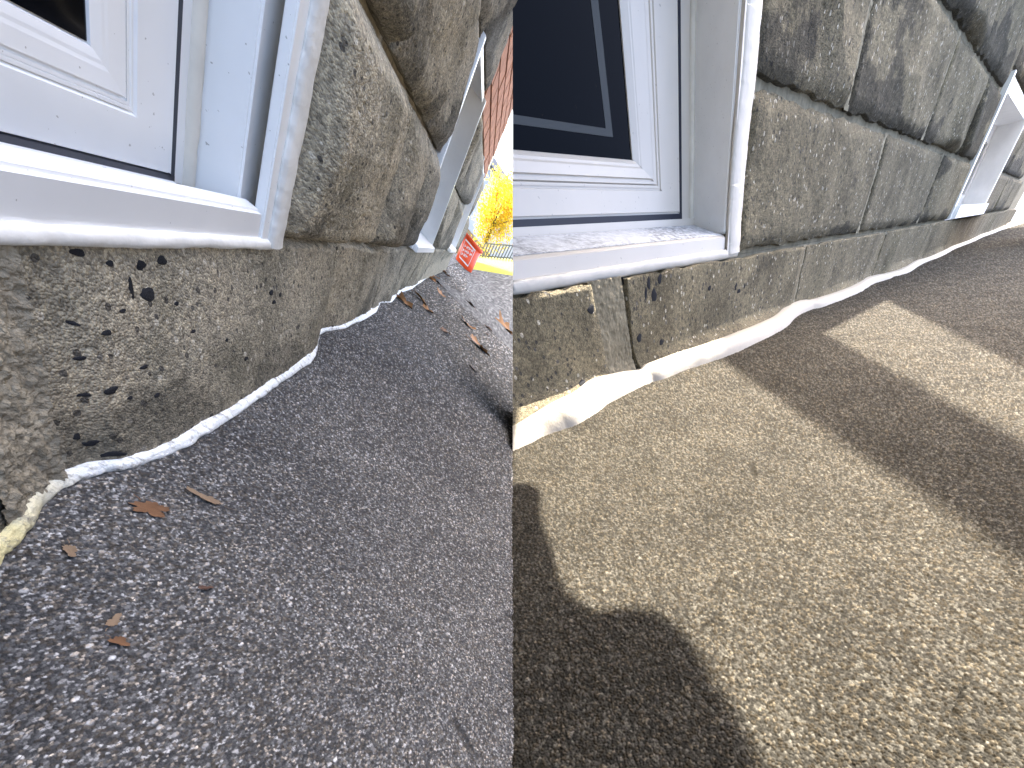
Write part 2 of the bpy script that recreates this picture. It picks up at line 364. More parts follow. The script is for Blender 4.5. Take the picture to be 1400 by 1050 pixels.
# ------------------------------------------------------------------ stone builder
def stone_mesh(x0, x1, z0, z1, bulge, seed, nx, nz, gap, depth, foot=None, facets=5, rough=1.0, stain=None, pill=.22, ridge=None, fpow=1.3, fdrop=1.0, face=None):
    X0, X1, Z0, Z1 = x0 + gap, x1 - gap, z0 + gap, z1 - gap
    if foot is not None: Z0 = z0 - .03
    gx, gz = np.meshgrid(np.linspace(X0, X1, nx), np.linspace(Z0, Z1, nz))
    H = z1 - z0; W = x1 - x0
    # wavering outline
    wob = gap * .9
    gx = gx + wob * fbm(gz / H * 5, gx * 0 + seed, seed, 3) * 2 * (np.abs(gx - (X0 + X1) / 2) / (W / 2)) ** 4
    gz = gz + wob * fbm(gx / H * 4, gz * 0 + seed, seed + 1, 3) * 2 * (np.abs(gz - (Z0 + Z1) / 2) / (H / 2)) ** 4 * (1 if foot is None else np.clip((gz - z0) / H * 4, 0, 1))
    u = np.minimum(gx - X0, X1 - gx).clip(0) / (H * pill); v = np.minimum(gz - Z0 if foot is None else gz - Z0 + H, (Z1 - gz) * (1 if foot is None else 5)).clip(0) / (H * pill)
    sm = lambda t: 1 - (1 - np.clip(t, 0, 1)) ** 2.2
    p = sm(u) * sm(v)
    # chiselled facets: the lowest of a few tilted planes
    rs = np.random.default_rng(seed)
    fc = np.full(gx.shape, 9.0)
    for k in range(facets):
        cx, cz = rs.uniform(X0, X1), rs.uniform(Z0, Z1); a = rs.uniform(0, 6.28); sl = rs.uniform(.3, 1.1)
        fc = np.minimum(fc, rs.uniform(.75, 1.15) - sl * ((gx - cx) * math.cos(a) + (gz - cz) * math.sin(a)) / H)
    if ridge: fc = np.minimum(fc, ridge(gx, gz))
    fc = np.clip(fc, .25, 1.35)
    y = -bulge * p * fc
    if foot is not None:
        t = np.clip((gz - z0) / H, 0, 1)
        fw_ = np.clip(t * 3.5, 0, 1); fw_ = fw_ * fw_ * (3 - 2 * fw_)
        y = y * .55 + (foot(gx) * (1 - fdrop * t ** fpow) if face is None else foot(gx) * (1 - fw_) + np.maximum(face, flr_s(gx) + .03) * fw_)
    y = y - rough * H * .045 * fbm(gx / H * 3.1, gz / H * 3.1, seed + 2, 4) * (.3 + .7 * p)
    y = y - rough * H * .011 * fbm(gx / H * 13, gz / H * 13, seed + 3, 4, .6)
    y = y - rough * H * .007 * fbm(gx / H * 55, gz / H * 55, seed + 4, 3, .7)
    pit = np.clip(vnoise(gx / H * 30, gz / H * 30, seed + 9) - .80, 0, 1) * 5 * (vnoise(gx / H * 7, gz / H * 7, seed + 8) > .45)
    y = y + rough * H * .012 * pit
    st = stain(gx, gz, (gx - X0) / W, (gz - Z0) / H) if stain else np.zeros_like(gx)
    # back ring
    n = nx * nz; V = np.stack([gx, y, gz], -1).reshape(-1, 3); idx = np.arange(n).reshape(nz, nx)
    Q = np.stack([idx[:-1, :-1], idx[:-1, 1:], idx[1:, 1:], idx[1:, :-1]], -1).reshape(-1, 4)
    rim = np.r_[idx[0, :], idx[1:, -1], idx[-1, -2::-1], idx[-2:0:-1, 0]]
    B = V[rim].copy(); B[:, 1] = depth
    nb = len(rim); j = np.arange(nb); jn = (j + 1) % nb
    Q2 = np.stack([rim, n + j, n + jn, rim[jn]], -1)[:, [0, 1, 2, 3]]
    me = mesh_np('stone', np.r_[V, B], np.r_[Q, Q2], True, {'stain': np.r_[st.ravel(), st.ravel()[rim]].clip(0, 1)})
    return me

def foot_fn(half, lo):
    P = np.array([half.g(*q)[:2] for q in resample(lo, 420)])
    o = np.argsort(P[:, 0]); xs, ys = P[o, 0], P[o, 1]
    ks = np.ones(3) / 3; ysm = np.convolve(np.pad(ys, 1, 'edge'), ks, 'valid')
    return lambda x: np.interp(x, xs, ysm)

# ------------------------------------------------------------------ first house (thin sealant line)
houseL = tag(empty('stone_house', L), 'rock-faced stone house with brick upper corner, thin ragged sealant along its foot', 'house')
footL = foot_fn(L, LB_low)
def stain_low(seed, amt=.9, k=2.2, lift=.45):
    def f(gx, gz, u, v):
        n = fbm(gx * k * 2, gz * k * 2, seed, 5, .6) * 2
        return np.clip((n + lift - v * 1.3) * 5, 0, 1) * amt
    return f
TB, C1, C2, C3 = .487, 1.20, 1.92, 2.64
def stoneL(x0, x1, z0, z1, bulge, seed, nx, nz, foot=None, **k):
    return link('stone', stone_mesh(x0, x1, z0, z1, bulge, seed, nx, nz, k.pop('gap', .014), .12, foot, **k), M_stoneL, houseL)
bs = [(-.75, .915), (1.005, 2.70), (2.72, 4.02), (4.04, 4.90), (4.92, 6.0), (6.02, 7.4), (7.42, 8.9), (8.92, 10.4), (10.42, 12.0)]
fl = lambda x: footL(x) + .012
for i, (a, b) in enumerate(bs):
    n = (330, 210) if i == 1 else (170, 150) if i in (0, 2) else (70, 60)
    stoneL(a, b, 0, TB, .035 if i != 1 else .03, 100 + i, *n, foot=fl, gap=.010, facets=3, rough=.55 if i < 2 else .9, pill=.12,
           stain=stain_low(200 + i, .62, 1.5, .42))
ups = [(1.985, 3.30, TB, C1, .12, 240, 220), (3.32, 4.10, TB, C1, .10, 110, 110), (4.12, 4.88, TB, C1, .075, 90, 100),
       (1.985, 2.75, C1, C2, .12, 110, 110), (2.77, 3.95, C1, C2, .11, 140, 120), (3.97, 4.88, C1, C2, .08, 90, 100),
       (1.985, 3.4, C2, C3, .12, 90, 80), (3.42, 4.88, C2, C3, .10, 90, 80), (4.90, 6.4, C2 + .08, C3, .08, 80, 70),
       (6.49, 7.9, TB, C1, .07, 70, 70), (7.92, 9.2, TB, C1, .08, 60, 60), (6.49, 7.4, C1, C2, .06, 60, 60), (7.42, 9.2, C1, C2, .07, 60, 60),
       (11.05, 12.0, TB, C1, .05, 40, 40), (11.05, 12.0, C1, C2, .05, 40, 40)]
for i, (a, b, c, d, bu, nx, nz) in enumerate(ups):
    rd = None
    if i == 0:   # the big near stone: a broad face rising to an off-centre ridge, then falling away
        rd = lambda gx, gz: 1.25 - np.abs(gx - (2.62 + .25 * (gz - .5))) * np.where(gx < 2.62 + .25 * (gz - .5), .55, .95)
    stoneL(a, b, c, d, bu, 300 + i, nx, nz, facets=5 if i == 0 else 8, rough=.85, pill=.12 if i == 0 else .18, ridge=rd,
           stain=stain_low(400 + i, .75, 2.0 if i else 1.7, .16 if i == 0 else .42))
# brick upper corner
bm = bmesh.new(); add_box(bm, 0, .57, 0, .3, 0, .165); bmesh.ops.bevel(bm, geom=bm.edges[:], offset=.012, segments=1)
brick_me = bm_mesh('brick', bm); bm = bmesh.new(); add_box(bm, 0, .265, 0, .3, 0, .165); bmesh.ops.bevel(bm, geom=bm.edges[:], offset=.012, segments=1); half_me = bm_mesh('brick', bm)
for r in range(10):
    z = 1.955 + r * .20
    x = 6.49 if z < C3 + .05 else 6.49
    off = (r % 2) * .305
    if off: o = link('brick', half_me, M_brick, houseL); o.location = Vector((x, .0 + rng.uniform(-.003, .003), z)) * S
    n = int((12.0 - x - off) / .61)
    for k in range(n):
        o = link('brick', brick_me, M_brick, houseL); o.location = Vector((x + off + k * .61, rng.uniform(-.003, .003), z)) * S
# mortar core behind stones and bricks
bm = bmesh.new()
add_box(bm, -.9, 12.0, .030, .9, -.1, .498)
add_box(bm, 1.955, 4.86, .030, .9, .500, 2.0)
add_box(bm, 6.47, 9.22, .030, .9, .500, 1.94)
add_box(bm, 11.0, 12.0, .030, .9, .500, 1.94)
add_box(bm, 1.955, 6.45, .030, .9, 2.002, 4.0)
add_box(bm, 6.47, 12.0, .016, .9, 1.942, 4.0)
add_box(bm, -.9, 1.953, .030, .9, 1.902, 4.0)
link('wall', bm_mesh('wall', bm), M_mortarL, houseL)
# broad rough mortar joint
def joint_strip(x0a, x1a, z0, z1, y, seed, nx, nz, bottom_shift=0.0, foot=None, amp=1.0, face=None):
    t = np.linspace(0, 1, nz)[:, None]; s = np.linspace(0, 1, nx)[None, :]
    gz = z0 + (z1 - z0) * t + 0 * s
    gx = x0a + (x1a - x0a) * s + bottom_shift * (1 - t)
    yy = -y * (1 - (2 * s - 1) ** 2 * .6) + 0 * t - amp * (.02 * fbm(gx * 25, gz * 25, seed, 4, .65) * 2 + .014 * fbm(gx * 110, gz * 110, seed + 3, 3, .7) * 2)
    if foot is not None: yy = yy + (foot(gx) * (1 - .6 * t ** 1.5) if face is None else foot(gx) * (1 - np.clip(t * 3.5, 0, 1)) + np.maximum(face, flr_s(gx) + .05) * np.clip(t * 3.5, 0, 1))
    idx = np.arange(nx * nz).reshape(nz, nx)
    Q = np.stack([idx[:-1, :-1], idx[:-1, 1:], idx[1:, 1:], idx[1:, :-1]], -1).reshape(-1, 4)
    return mesh_np('mortar_joint', np.stack([gx, yy, gz], -1).reshape(-1, 3), Q)
link('mortar_joint', joint_strip(.84, 1.03, -.03, TB - .004, .0, 5, 60, 160, .0, footL, .35), M_mortarL, houseL)

# dark inclusions in the base stone
def pebble_mesh(seed):
    bm = bmesh.new(); bmesh.ops.create_icosphere(bm, subdivisions=2, radius=1.0)
    r = random.Random(seed)
    ph = [r.uniform(0, 6) for _ in range(4)]
    for v in bm.verts:
        a = math.atan2(v.co.z, v.co.x); v.co *= 1 + .16 * math.sin(2 * a + ph[0]) + .12 * math.sin(3 * a + ph[1]) + .06 * math.sin(5 * a + ph[2])
    me = bm_mesh('pebble', bm, True); me.transform(Matrix.Scale(1 / S, 4)); return me
pebs = [pebble_mesh(i) for i in range(4)]
M_peb = simple('dark_pebble', (.022, .023, .027), .85, .1, 200, .3, 300, .001)

def ray_hit(me_list, half, x, y):
    """nearest stone surface along the view ray, in local units"""
    from mathutils.bvhtree import BVHTree
    o = -half.cam((0, 0, 0)); o = Vector((o @ half.X, o @ half.Y, o @ half.U)) * S
    r = ray(x, y); d = Vector((r @ half.X, r @ half.Y, r @ half.U)).normalized()
    best = None
    for t in me_list:
        h = t.ray_cast(o, d)
        if h[0] is not None and (best is None or h[3] < best[3]): best = h
    return best
from mathutils.bvhtree import BVHTree
def bvh(o):
    me = o.data; return BVHTree.FromPolygons([v.co for v in me.vertices], [p.vertices for p in me.polygons])
Lst = [c for c in houseL.children if c.name.startswith('stone')]
treesL = [bvh(c) for c in Lst[:4] + [Lst[len(bs)]]]
for i, (x, y, a, b) in enumerate([(105, 345, 9, 5), (150, 360, 4, 5), (190, 363, 5, 9), (221, 356, 5, 8), (179, 394, 3, 15), (202, 402, 8, 11), (168, 425, 4, 3), (93, 440, 6, 5), (146, 455, 7, 4), (109, 490, 6, 5), (152, 534, 9, 7), (114, 540, 6, 5), (178, 544, 4, 3), (197, 502, 5, 4), (123, 606, 8, 7), (153, 621, 10, 8), (105, 597, 5, 7), (371, 400, 4, 5), (383, 403, 3, 4), (337, 490, 4, 4), (310, 465, 3, 3), (264, 453, 4, 3), (215, 540, 5, 4), (375, 413, 4, 4), (241, 415, 4, 3)]):
    h = ray_hit(treesL, L, x, y)
    if not h: continue
    d = (h[3]) / 1.0
    o = link('pebble', pebs[i % 4], M_peb, houseL)
    o.location = h[0]; k = S * .0016 * (1.0 + max(0, (x - 100) / 300))
    o.scale = (a * k * 1.15, .16 * min(a, b) * k, b * k * .62); o.rotation_euler = (-h[1] if h[1].y > 0 else h[1]).to_track_quat('-Y', 'Z').to_euler()

# door, frame and sealant of the first house
def ring_piece(prof, outer, side, kz=1.0):
    """one mitred side of a rectangular frame; prof = [(inset, y)], outer = (x0,x1,z0,z1)"""
    x0, x1, z0, z1 = outer; bm = bmesh.new(); rows = []
    for ins, y in prof:
        a, b, c, d = x0 + ins, x1 - ins, z0 + ins * kz, z1 - ins * kz
        e = {'b': ((a, c), (b, c)), 'r': ((b, c), (b, d)), 't': ((b, d), (a, d)), 'l': ((a, d), (a, c))}[side]
        rows.append([bm.verts.new((e[0][0], y, e[0][1])), bm.verts.new((e[1][0], y, e[1][1]))])
    n = len(rows)
    for i in range(n):
        j = (i + 1) % n
        bm.faces.new((rows[i][0], rows[i][1], rows[j][1], rows[j][0]))
    bm.faces.new([r[0] for r in rows]); bm.faces.new([r[1] for r in rows][::-1])
    bmesh.ops.bevel(bm, geom=[e for e in bm.edges if abs((e.verts[0].co - e.verts[1].co).length) > .5], offset=.004 * (x1 - x0) / 1.5, segments=2, affect='EDGES')
    return bm_mesh('piece', bm)
def door_leaf(parent, outer, prof, pane_inset, pane_y, mat, clip=False, spacer=None, sp_w=.02, kz=1.0):
    for side, nm in (('b', 'rail'), ('t', 'rail'), ('l', 'stile'), ('r', 'stile')):
        me = ring_piece(prof, outer, side, kz)
        if clip: clip_seam(me)
        if len(me.polygons): me.name = nm; link(nm, me, mat, parent)
    x0, x1, z0, z1 = outer; i = pane_inset
    bm = bmesh.new(); add_box(bm, x0 + i, x1 - i, pane_y, pane_y + .02, z0 + i * kz, z1 - i * kz)
    me = bm_mesh('pane', bm); clip and clip_seam(me); link('pane', me, M_pane, parent)
    if spacer:
        me = ring_piece([(spacer, pane_y - .004), (spacer + sp_w, pane_y - .004), (spacer + sp_w, pane_y + .005), (spacer, pane_y + .005)], outer, 'b', kz)
        bm = bmesh.new(); bm.from_mesh(me)
        for sd in 'rtl':
            bm.from_mesh(ring_piece([(spacer, pane_y - .004), (spacer + sp_w, pane_y - .004), (spacer + sp_w, pane_y + .005), (spacer, pane_y + .005)], outer, sd, kz))
        me2 = bpy.data.meshes.new('spacer_bar'); bm.to_mesh(me2); bm.free(); clip and clip_seam(me2)
        link('spacer_bar', me2, M_spacer, parent)
def boxpart(name, parent, mat, *b, clip=False, bev=0):
    bm = bmesh.new(); add_box(bm, *b)
    if bev: bmesh.ops.bevel(bm, geom=bm.edges[:], offset=bev, segments=2, affect='EDGES')
    me = bm_mesh(name, bm)
    if clip: clip_seam(me)
    return link(name, me, mat, parent)

doorL = empty('window', parent=houseL)
dy = .093
prof = [(0, dy + .05), (0, dy), (.135, dy), (.140, dy + .006), (.150, dy + .006), (.155, dy), (.205, dy + .003), (.235, dy + .009), (.24, dy + .05)]
door_leaf(doorL, (-.45, 1.722, .519, 1.76), prof, .232, dy + .010, M_whiteL, spacer=.285, sp_w=.02, kz=.74)
boxpart('gasket', doorL, M_gasket, 1.7215, 1.7365, dy + .0015, dy + .05, .5195, 1.76)
boxpart('gasket', doorL, M_gasket, -.5, 1.7365, dy + .0012, dy + .05, .5075, .5192)
frm = empty('window_frame', parent=houseL)
boxpart('jamb', frm, M_whiteL, 1.812, 1.955, .0235, .20, .470, 1.83, bev=.004)
boxpart('jamb', frm, M_whiteL, -.70, -.52, .002, .20, .577, 1.83, bev=.004)
boxpart('frame_stop', frm, M_whiteL, 1.735, 1.810, dy + .004, .16, .50, 1.79, bev=.003)
boxpart('frame_stop', frm, M_whiteL, -.5, 1.733, dy - .022, .16, .40, .508, bev=.003)
boxpart('sill', frm, M_whiteL, -.70, 1.826, -.012, .022, .480, .574, bev=.006)
boxpart('sub_sill', frm, M_whiteL, -.5, 1.812, .0225, .16, .40, .488, bev=.003)
boxpart('head', frm, M_whiteL, -.70, 1.955, -.002, .20, 1.832, 1.90, bev=.004)
boxpart('trim', frm, M_whiteL, 1.829, 1.890, -.016, .003, .498, 1.83, bev=.003)

def bead_tube(name, pts, rads, mat, parent=None, half=None, seg=10, seed=0, lump=.25, squash=(1, 1)):
    """rough sealant rope along a polyline: pts (n,3), rads (n)"""
    pts = np.array(pts, float); n = len(pts); T = np.gradient(pts, axis=0); T /= np.linalg.norm(T, axis=1)[:, None] + 1e-9
    V = []; A = np.linspace(0, 2 * math.pi, seg, endpoint=False)
    ref = np.array([0, 0, 1.0]) if abs(T[:, 2]).mean() < .7 else np.array([1.0, 0, 0])
    for i in range(n):
        u = np.cross(T[i], ref); u /= np.linalg.norm(u) + 1e-9; v = np.cross(u, T[i])
        for k, a in enumerate(A):
            rr = rads[i] * (1 + lump * 2 * float(fbm(np.array([i * .21]), np.array([k * .8]), seed, 3)[0]))
            V.append(pts[i] + rr * (math.cos(a) * u * squash[0] + math.sin(a) * v * squash[1]))
    Q = [(i * seg + k, i * seg + (k + 1) % seg, (i + 1) * seg + (k + 1) % seg, (i + 1) * seg + k) for i in range(n - 1) for k in range(seg)]
    return link(name, mesh_np(name, V, Q), mat, parent, half)
zz = np.linspace(.49, 1.90, 260)
xx = 1.925 + .012 * np.array([float(fbm(np.array([z * 6]), np.array([.3]), 41, 4)[0]) for z in zz]) * 2
bead_tube('caulk', np.stack([xx, np.full_like(zz, -.018), zz], 1), np.full(260, .048), M_caulkL, houseL, seed=4, lump=.08, squash=(.22, 1.0))
xx = np.linspace(-.75, 1.90, 200)
bead_tube('caulk', np.stack([xx, np.full_like(xx, -.014), np.full_like(xx, .490)], 1), np.full(200, .015), M_caulkL, houseL, seed=8, lump=.25, squash=(.6, 1))
bead_tube('caulk', np.stack([np.full(80, 1.792), np.full(80, dy + .006), np.linspace(.5, 1.78, 80)], 1), np.full(80, .016), simple('old_sealant', (.66, .62, .54), .6, .3, 20, .1), houseL, seed=9, lump=.2)

# windows of the first house
def window(house, x0, x1, z0, z1, depth, fw, mat, half, sillmat=None, clip=False, caulk=None):
    wn = empty('window', parent=house)
    boxpart('reveal', wn, mat, x1 - .03 * fw / .08, x1 + .02 * fw / .08, -.02 * fw / .08, depth + fw, z0, z1, bev=.004)
    boxpart('reveal', wn, mat, x0 - .02 * fw / .08, x0 + .03 * fw / .08, -.02 * fw / .08, depth + fw, z0, z1, bev=.004)
    boxpart('reveal', wn, mat, x0 + .031 * fw / .08, x1 - .031 * fw / .08, 0, depth + fw, z1 - .05 * fw / .08, z1 - .002, bev=.003)
    boxpart('sill', wn, mat, x0 + .031 * fw / .08, x1 - .031 * fw / .08, -.05 * fw / .08, depth + fw, z0 - .0, z0 + .06 * fw / .08, bev=.006)
    f0 = fw * .031 / .08
    for nm, b in (('frame', (x0 + f0, x0 + f0 + fw)), ('frame', (x1 - f0 - fw, x1 - f0))):
        boxpart(nm, wn, mat, b[0], b[1], depth, depth + fw * .6, z0 + .06 * fw / .08 + .001, z1 - .05 * fw / .08 - .001, bev=.004)
    boxpart('frame', wn, mat, x0 + f0 + fw, x1 - f0 - fw, depth + .003, depth + fw * .6 - .003, z0 + .06 * fw / .08 + .001, z0 + .06 * fw / .08 + fw, bev=.004)
    boxpart('frame', wn, mat, x0 + f0 + fw, x1 - f0 - fw, depth + .003, depth + fw * .6 - .003, z1 - .05 * fw / .08 - fw, z1 - .05 * fw / .08 - .002, bev=.004)
    boxpart('pane', wn, M_pane, x0 + f0 + fw - .005, x1 - f0 - fw + .005, depth + fw * .3, depth + fw * .4, z0 + .06 * fw / .08 + fw - .004, z1 - .05 * fw / .08 - fw + .004)
    return wn
window(houseL, 4.90, 6.46, .50, 1.98, .12, .08, M_whiteL, L)
window(houseL, 9.24, 10.98, .50, 1.93, .12, .08, M_whiteL, L)

# added unseen plate: its top edge is traced to shade the pavements (the sun stands behind the house)
def to_L(p): c = R.cam(p); return L.loc(c)
YB = 1.0
def skyline(p):
    t = (YB - p[1]) / SUN_L[1]; return (p[0] + SUN_L[0] * t, p[2] + SUN_L[2] * t)
blob = [(1080, 1120), (1058, 1085), (1030, 1050), (1012, 1005), (985, 955), (962, 925), (940, 890), (915, 862), (890, 845), (862, 838), (835, 840), (808, 843), (785, 832), (765, 812), (754, 790), (748, 760), (738, 738), (731, 722), (730, 700), (731, 680), (722, 671), (708, 668)]  # outline of the rounded ground shadow the plate has to throw
sk = [skyline(to_L(R.g(q[0] + 9, q[1] - 8))) for q in blob] + [skyline(L.g(SEAM + 1, y)) for y in (662, 640, 610, 580, 550, 520, 500, 480, 460, 440, 430, 424)]
poly = [(-16, 1.0), (-16, 15), (sk[0][0] - .4, 15)] + sk + [(sk[-1][0] + 3, sk[-1][1]), (sk[-1][0] + 3, 1.0)]  # tall near end added to cut skylight on the second pavement
bm = bmesh.new(); add_prism(bm, poly, 1, YB, YB + .25)
link('shadow_screen', bm_mesh('shadow_screen', bm), M_helper, houseL)

# ------------------------------------------------------------------ second house (broad sealant band)
houseR = tag(empty('stone_house', R), 'dark stained rock-faced stone house with broad smooth white sealant along its foot', 'house')
footR = foot_fn(R, RB_low)
flr = lambda x: footR(x) + .10
_gx = np.arange(-2, 62, .05); _sm = np.convolve(np.pad(footR(_gx), 20, 'edge'), np.ones(41) / 41, 'valid')
flr_s = lambda x: np.interp(x, _gx, _sm) + .10
QB, D1, D2, D3 = .95, 2.22, 3.46, 4.70
def stain_R(seed, amt=.9, lift=.0, k=.75, edge=.6):
    def f(gx, gz, u, v):
        n = fbm(gx * k * .5, gz * k * 1.2, seed, 6, .62) * 2.4
        low = 1 - np.clip(v / .5, 0, 1)
        side = np.clip((u - .75) * 4, 0, 1) + np.clip((.10 - u) * 8, 0, 1) * .6
        return np.clip((n + lift + edge * np.maximum(low, side * .25) - .50) * 11, 0, 1) * amt
    return f
def stoneR(x0, x1, z0, z1, bulge, seed, nx, nz, foot=None, **k):
    me = stone_mesh(x0, x1, z0, z1, bulge, seed, nx, nz, k.pop('gap', .045), .35, foot, **k)
    if x0 < 3: clip_seam(me)
    return link('stone', me, M_stoneR, houseR)
bx = [-1.0, 3.44, 8.83, 14.64, 19.84, 25.0, 30.3, 35.6, 41, 46.5, 52, 57.5]
for i in range(len(bx) - 1):
    n = (250, 110) if i < 2 else (140, 80) if i < 4 else (70, 40)
    stoneR(bx[i] if i != 1 else 3.52, bx[i + 1] if i else 3.06, 0, QB, .03, 500 + i, *n, foot=flr_s, face=-.18, facets=3, rough=.35 if i < 2 else .7, pill=.14, gap=.035, stain=stain_R(600 + i, .45, -.15, .8, .1))
ur = [(6.30, 12.1, QB, D1, .34, 200, 130, -.25), (12.1, 18.2, QB, D1, .38, 140, 90, -.1), (18.2, 23.7, QB, D1, .34, 100, 70, -.05),
      (6.30, 9.52, D1, D2, .34, 140, 120, .10), (9.52, 15.1, D1, D2, .38, 150, 110, .06), (15.1, 20.2, D1, D2, .38, 110, 90, .05), (20.2, 23.7, D1, D2, .3, 70, 70, .1),
      (12.8, 17.7, D2, D3, .36, 110, 80, .05), (17.7, 23.2, D2, D3, .36, 110, 80, .1), (23.2, 28.8, D2 + .36, D3 + .36, .3, 60, 50, .1), (28.8, 34.5, D2 + .36, D3 + .36, .3, 50, 40, .1),
      (33.2, 38.5, QB, D1, .34, 60, 50, 0.), (38.5, 44, QB, D1, .34, 50, 40, 0.), (33.2, 36, D1, D2, .34, 50, 50, .2), (36, 41.5, D1, D2, .34, 50, 50, .1), (41.5, 47, D1, D2, .34, 40, 40, .1), (44, 50, QB, D1, .34, 40, 40, 0.)]
for i, (a, b, c, d, bu, nx, nz, lf) in enumerate(ur):
    stoneR(a, b, c, d, bu * .72, 700 + i, nx, nz, facets=9, rough=.9, pill=.12, stain=stain_R(800 + i, .88, lf + .16))
bm = bmesh.new()
add_box(bm, -1, 58, .07, .45, -.3, .952)
add_box(bm, 6.2, 12.79, .07, .45, .955, 3.45)
add_box(bm, 12.795, 23.72, .07, .45, .955, 4.9)
add_box(bm, 33.0, 58, .07, .45, .955, 5.0)
add_box(bm, 23.74, 32.98, .07, .45, 3.82, 5.0)
link('wall', clip_seam(bm_mesh('wall', bm)), M_mortarR, houseR)
bm = bmesh.new(); add_box(bm, -1, 58, .455, .50, -.3, .95); add_box(bm, 6.2, 12.79, .455, .50, .955, 3.44)
link('bounce_slab', clip_seam(bm_mesh('bounce_slab', bm)), M_helper, houseR)  # added pale slab behind the wall, bounces light onto the first pavement
link('mortar_joint', joint_strip(2.98, 3.50, -.03, QB - .01, .0, 15, 50, 90, .04, lambda x: flr_s(x) + .05, .8, -.165), M_jointR, houseR)
link('mortar_joint', joint_strip(8.72, 8.92, -.03, QB - .01, .01, 16, 20, 60, .02, lambda x: flr_s(x) + .02, .6, -.17), M_mortarR, houseR)
for (x, z0, z1, sd) in ((12.1, QB, D1, 17), (9.52, D1, D2, 18), (15.1, D1, D2, 19), (18.2, QB, D1, 20), (14.64, .1, QB, 21)):
    link('mortar_joint', joint_strip(x - .10, x + .10, z0 + .03, z1 - .03, .02, sd, 16, 60), M_mortarR, houseR)
# door and frame
doorR = empty('window', parent=houseR)
dyr = .58
prof = [(0, dyr + .2), (0, dyr), (.44, dyr), (.46, dyr + .025), (.54, dyr + .025), (.56, dyr + .0), (.78, dyr + .02), (.90, dyr + .06), (.91, dyr + .2)]
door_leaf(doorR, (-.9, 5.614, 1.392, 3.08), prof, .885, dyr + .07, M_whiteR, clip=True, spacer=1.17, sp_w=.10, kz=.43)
boxpart('gasket', doorR, M_gasket, 5.612, 5.662, dyr + .006, dyr + .2, 1.393, 3.08, clip=True)
boxpart('gasket', doorR, M_gasket, -.9, 5.662, dyr + .005, dyr + .2, 1.344, 1.3925, clip=True)
frmR = empty('window_frame', parent=houseR)
boxpart('jamb', frmR, M_whiteL, 5.93, 6.19, .0, .95, 1.16, 3.12, bev=.012)
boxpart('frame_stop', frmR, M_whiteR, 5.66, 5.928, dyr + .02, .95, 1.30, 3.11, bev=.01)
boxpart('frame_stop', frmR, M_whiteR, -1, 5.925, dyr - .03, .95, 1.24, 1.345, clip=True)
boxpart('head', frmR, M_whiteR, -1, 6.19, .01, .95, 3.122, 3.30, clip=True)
# sloping sill with a dusty top
bm = bmesh.new(); add_prism(bm, [(-.02, 1.005), (-.02, 1.125), (.01, 1.145), (.90, 1.36), (.90, 1.005)], 0, -1.0, 5.928)
link('sill', clip_seam(bm_mesh('sill', bm)), M_whiteR, frmR)
bm = bmesh.new(); add_prism(bm, [(.03, 1.152), (.03, 1.156), (dyr - .04, 1.288), (dyr - .04, 1.284)], 0, -1.0, 5.90)
link('dust_film', clip_seam(bm_mesh('dust_film', bm)), M_dustR, frmR)
M_caulkR = simple('caulk_r', (.56, .52, .46), .45, .4, 12, .06, 40, .004, .5)
zz = np.linspace(.97, 3.28, 200)
xx = 6.14 + .05 * np.array([float(fbm(np.array([z * 2.2]), np.array([.3]), 51, 4)[0]) for z in zz]) * 2
bead_tube('caulk', np.stack([xx, np.full_like(zz, -.03), zz], 1), np.full(200, .19), M_caulkR, houseR, seed=14, lump=.06, squash=(.22, 1.0))
bm = bmesh.new(); add_box(bm, 5.96, 6.22, -.05, -.003, 1.0, 3.28); link('trim', bm_mesh('trim', bm), M_whiteR, houseR)
xx = np.linspace(.6, 6.3, 160)
o = bead_tube('caulk', np.stack([xx, np.full_like(xx, -.03), np.full_like(xx, .975)], 1), np.full(160, .045), M_caulkR, houseR, seed=18, lump=.2, squash=(.5, 1)); clip_seam(o.data)
bead_tube('caulk', np.stack([np.full(80, 5.90), np.full(80, dyr + .03), np.linspace(1.31, 3.08, 80)], 1), np.full(80, .05), simple('old_sealant_r', (.66, .63, .56), .6, .3, 20, .1), houseR, seed=19, lump=.2)
window(houseR, 23.75, 32.95, .96, 3.80, 1.02, .42, M_whiteL, R)

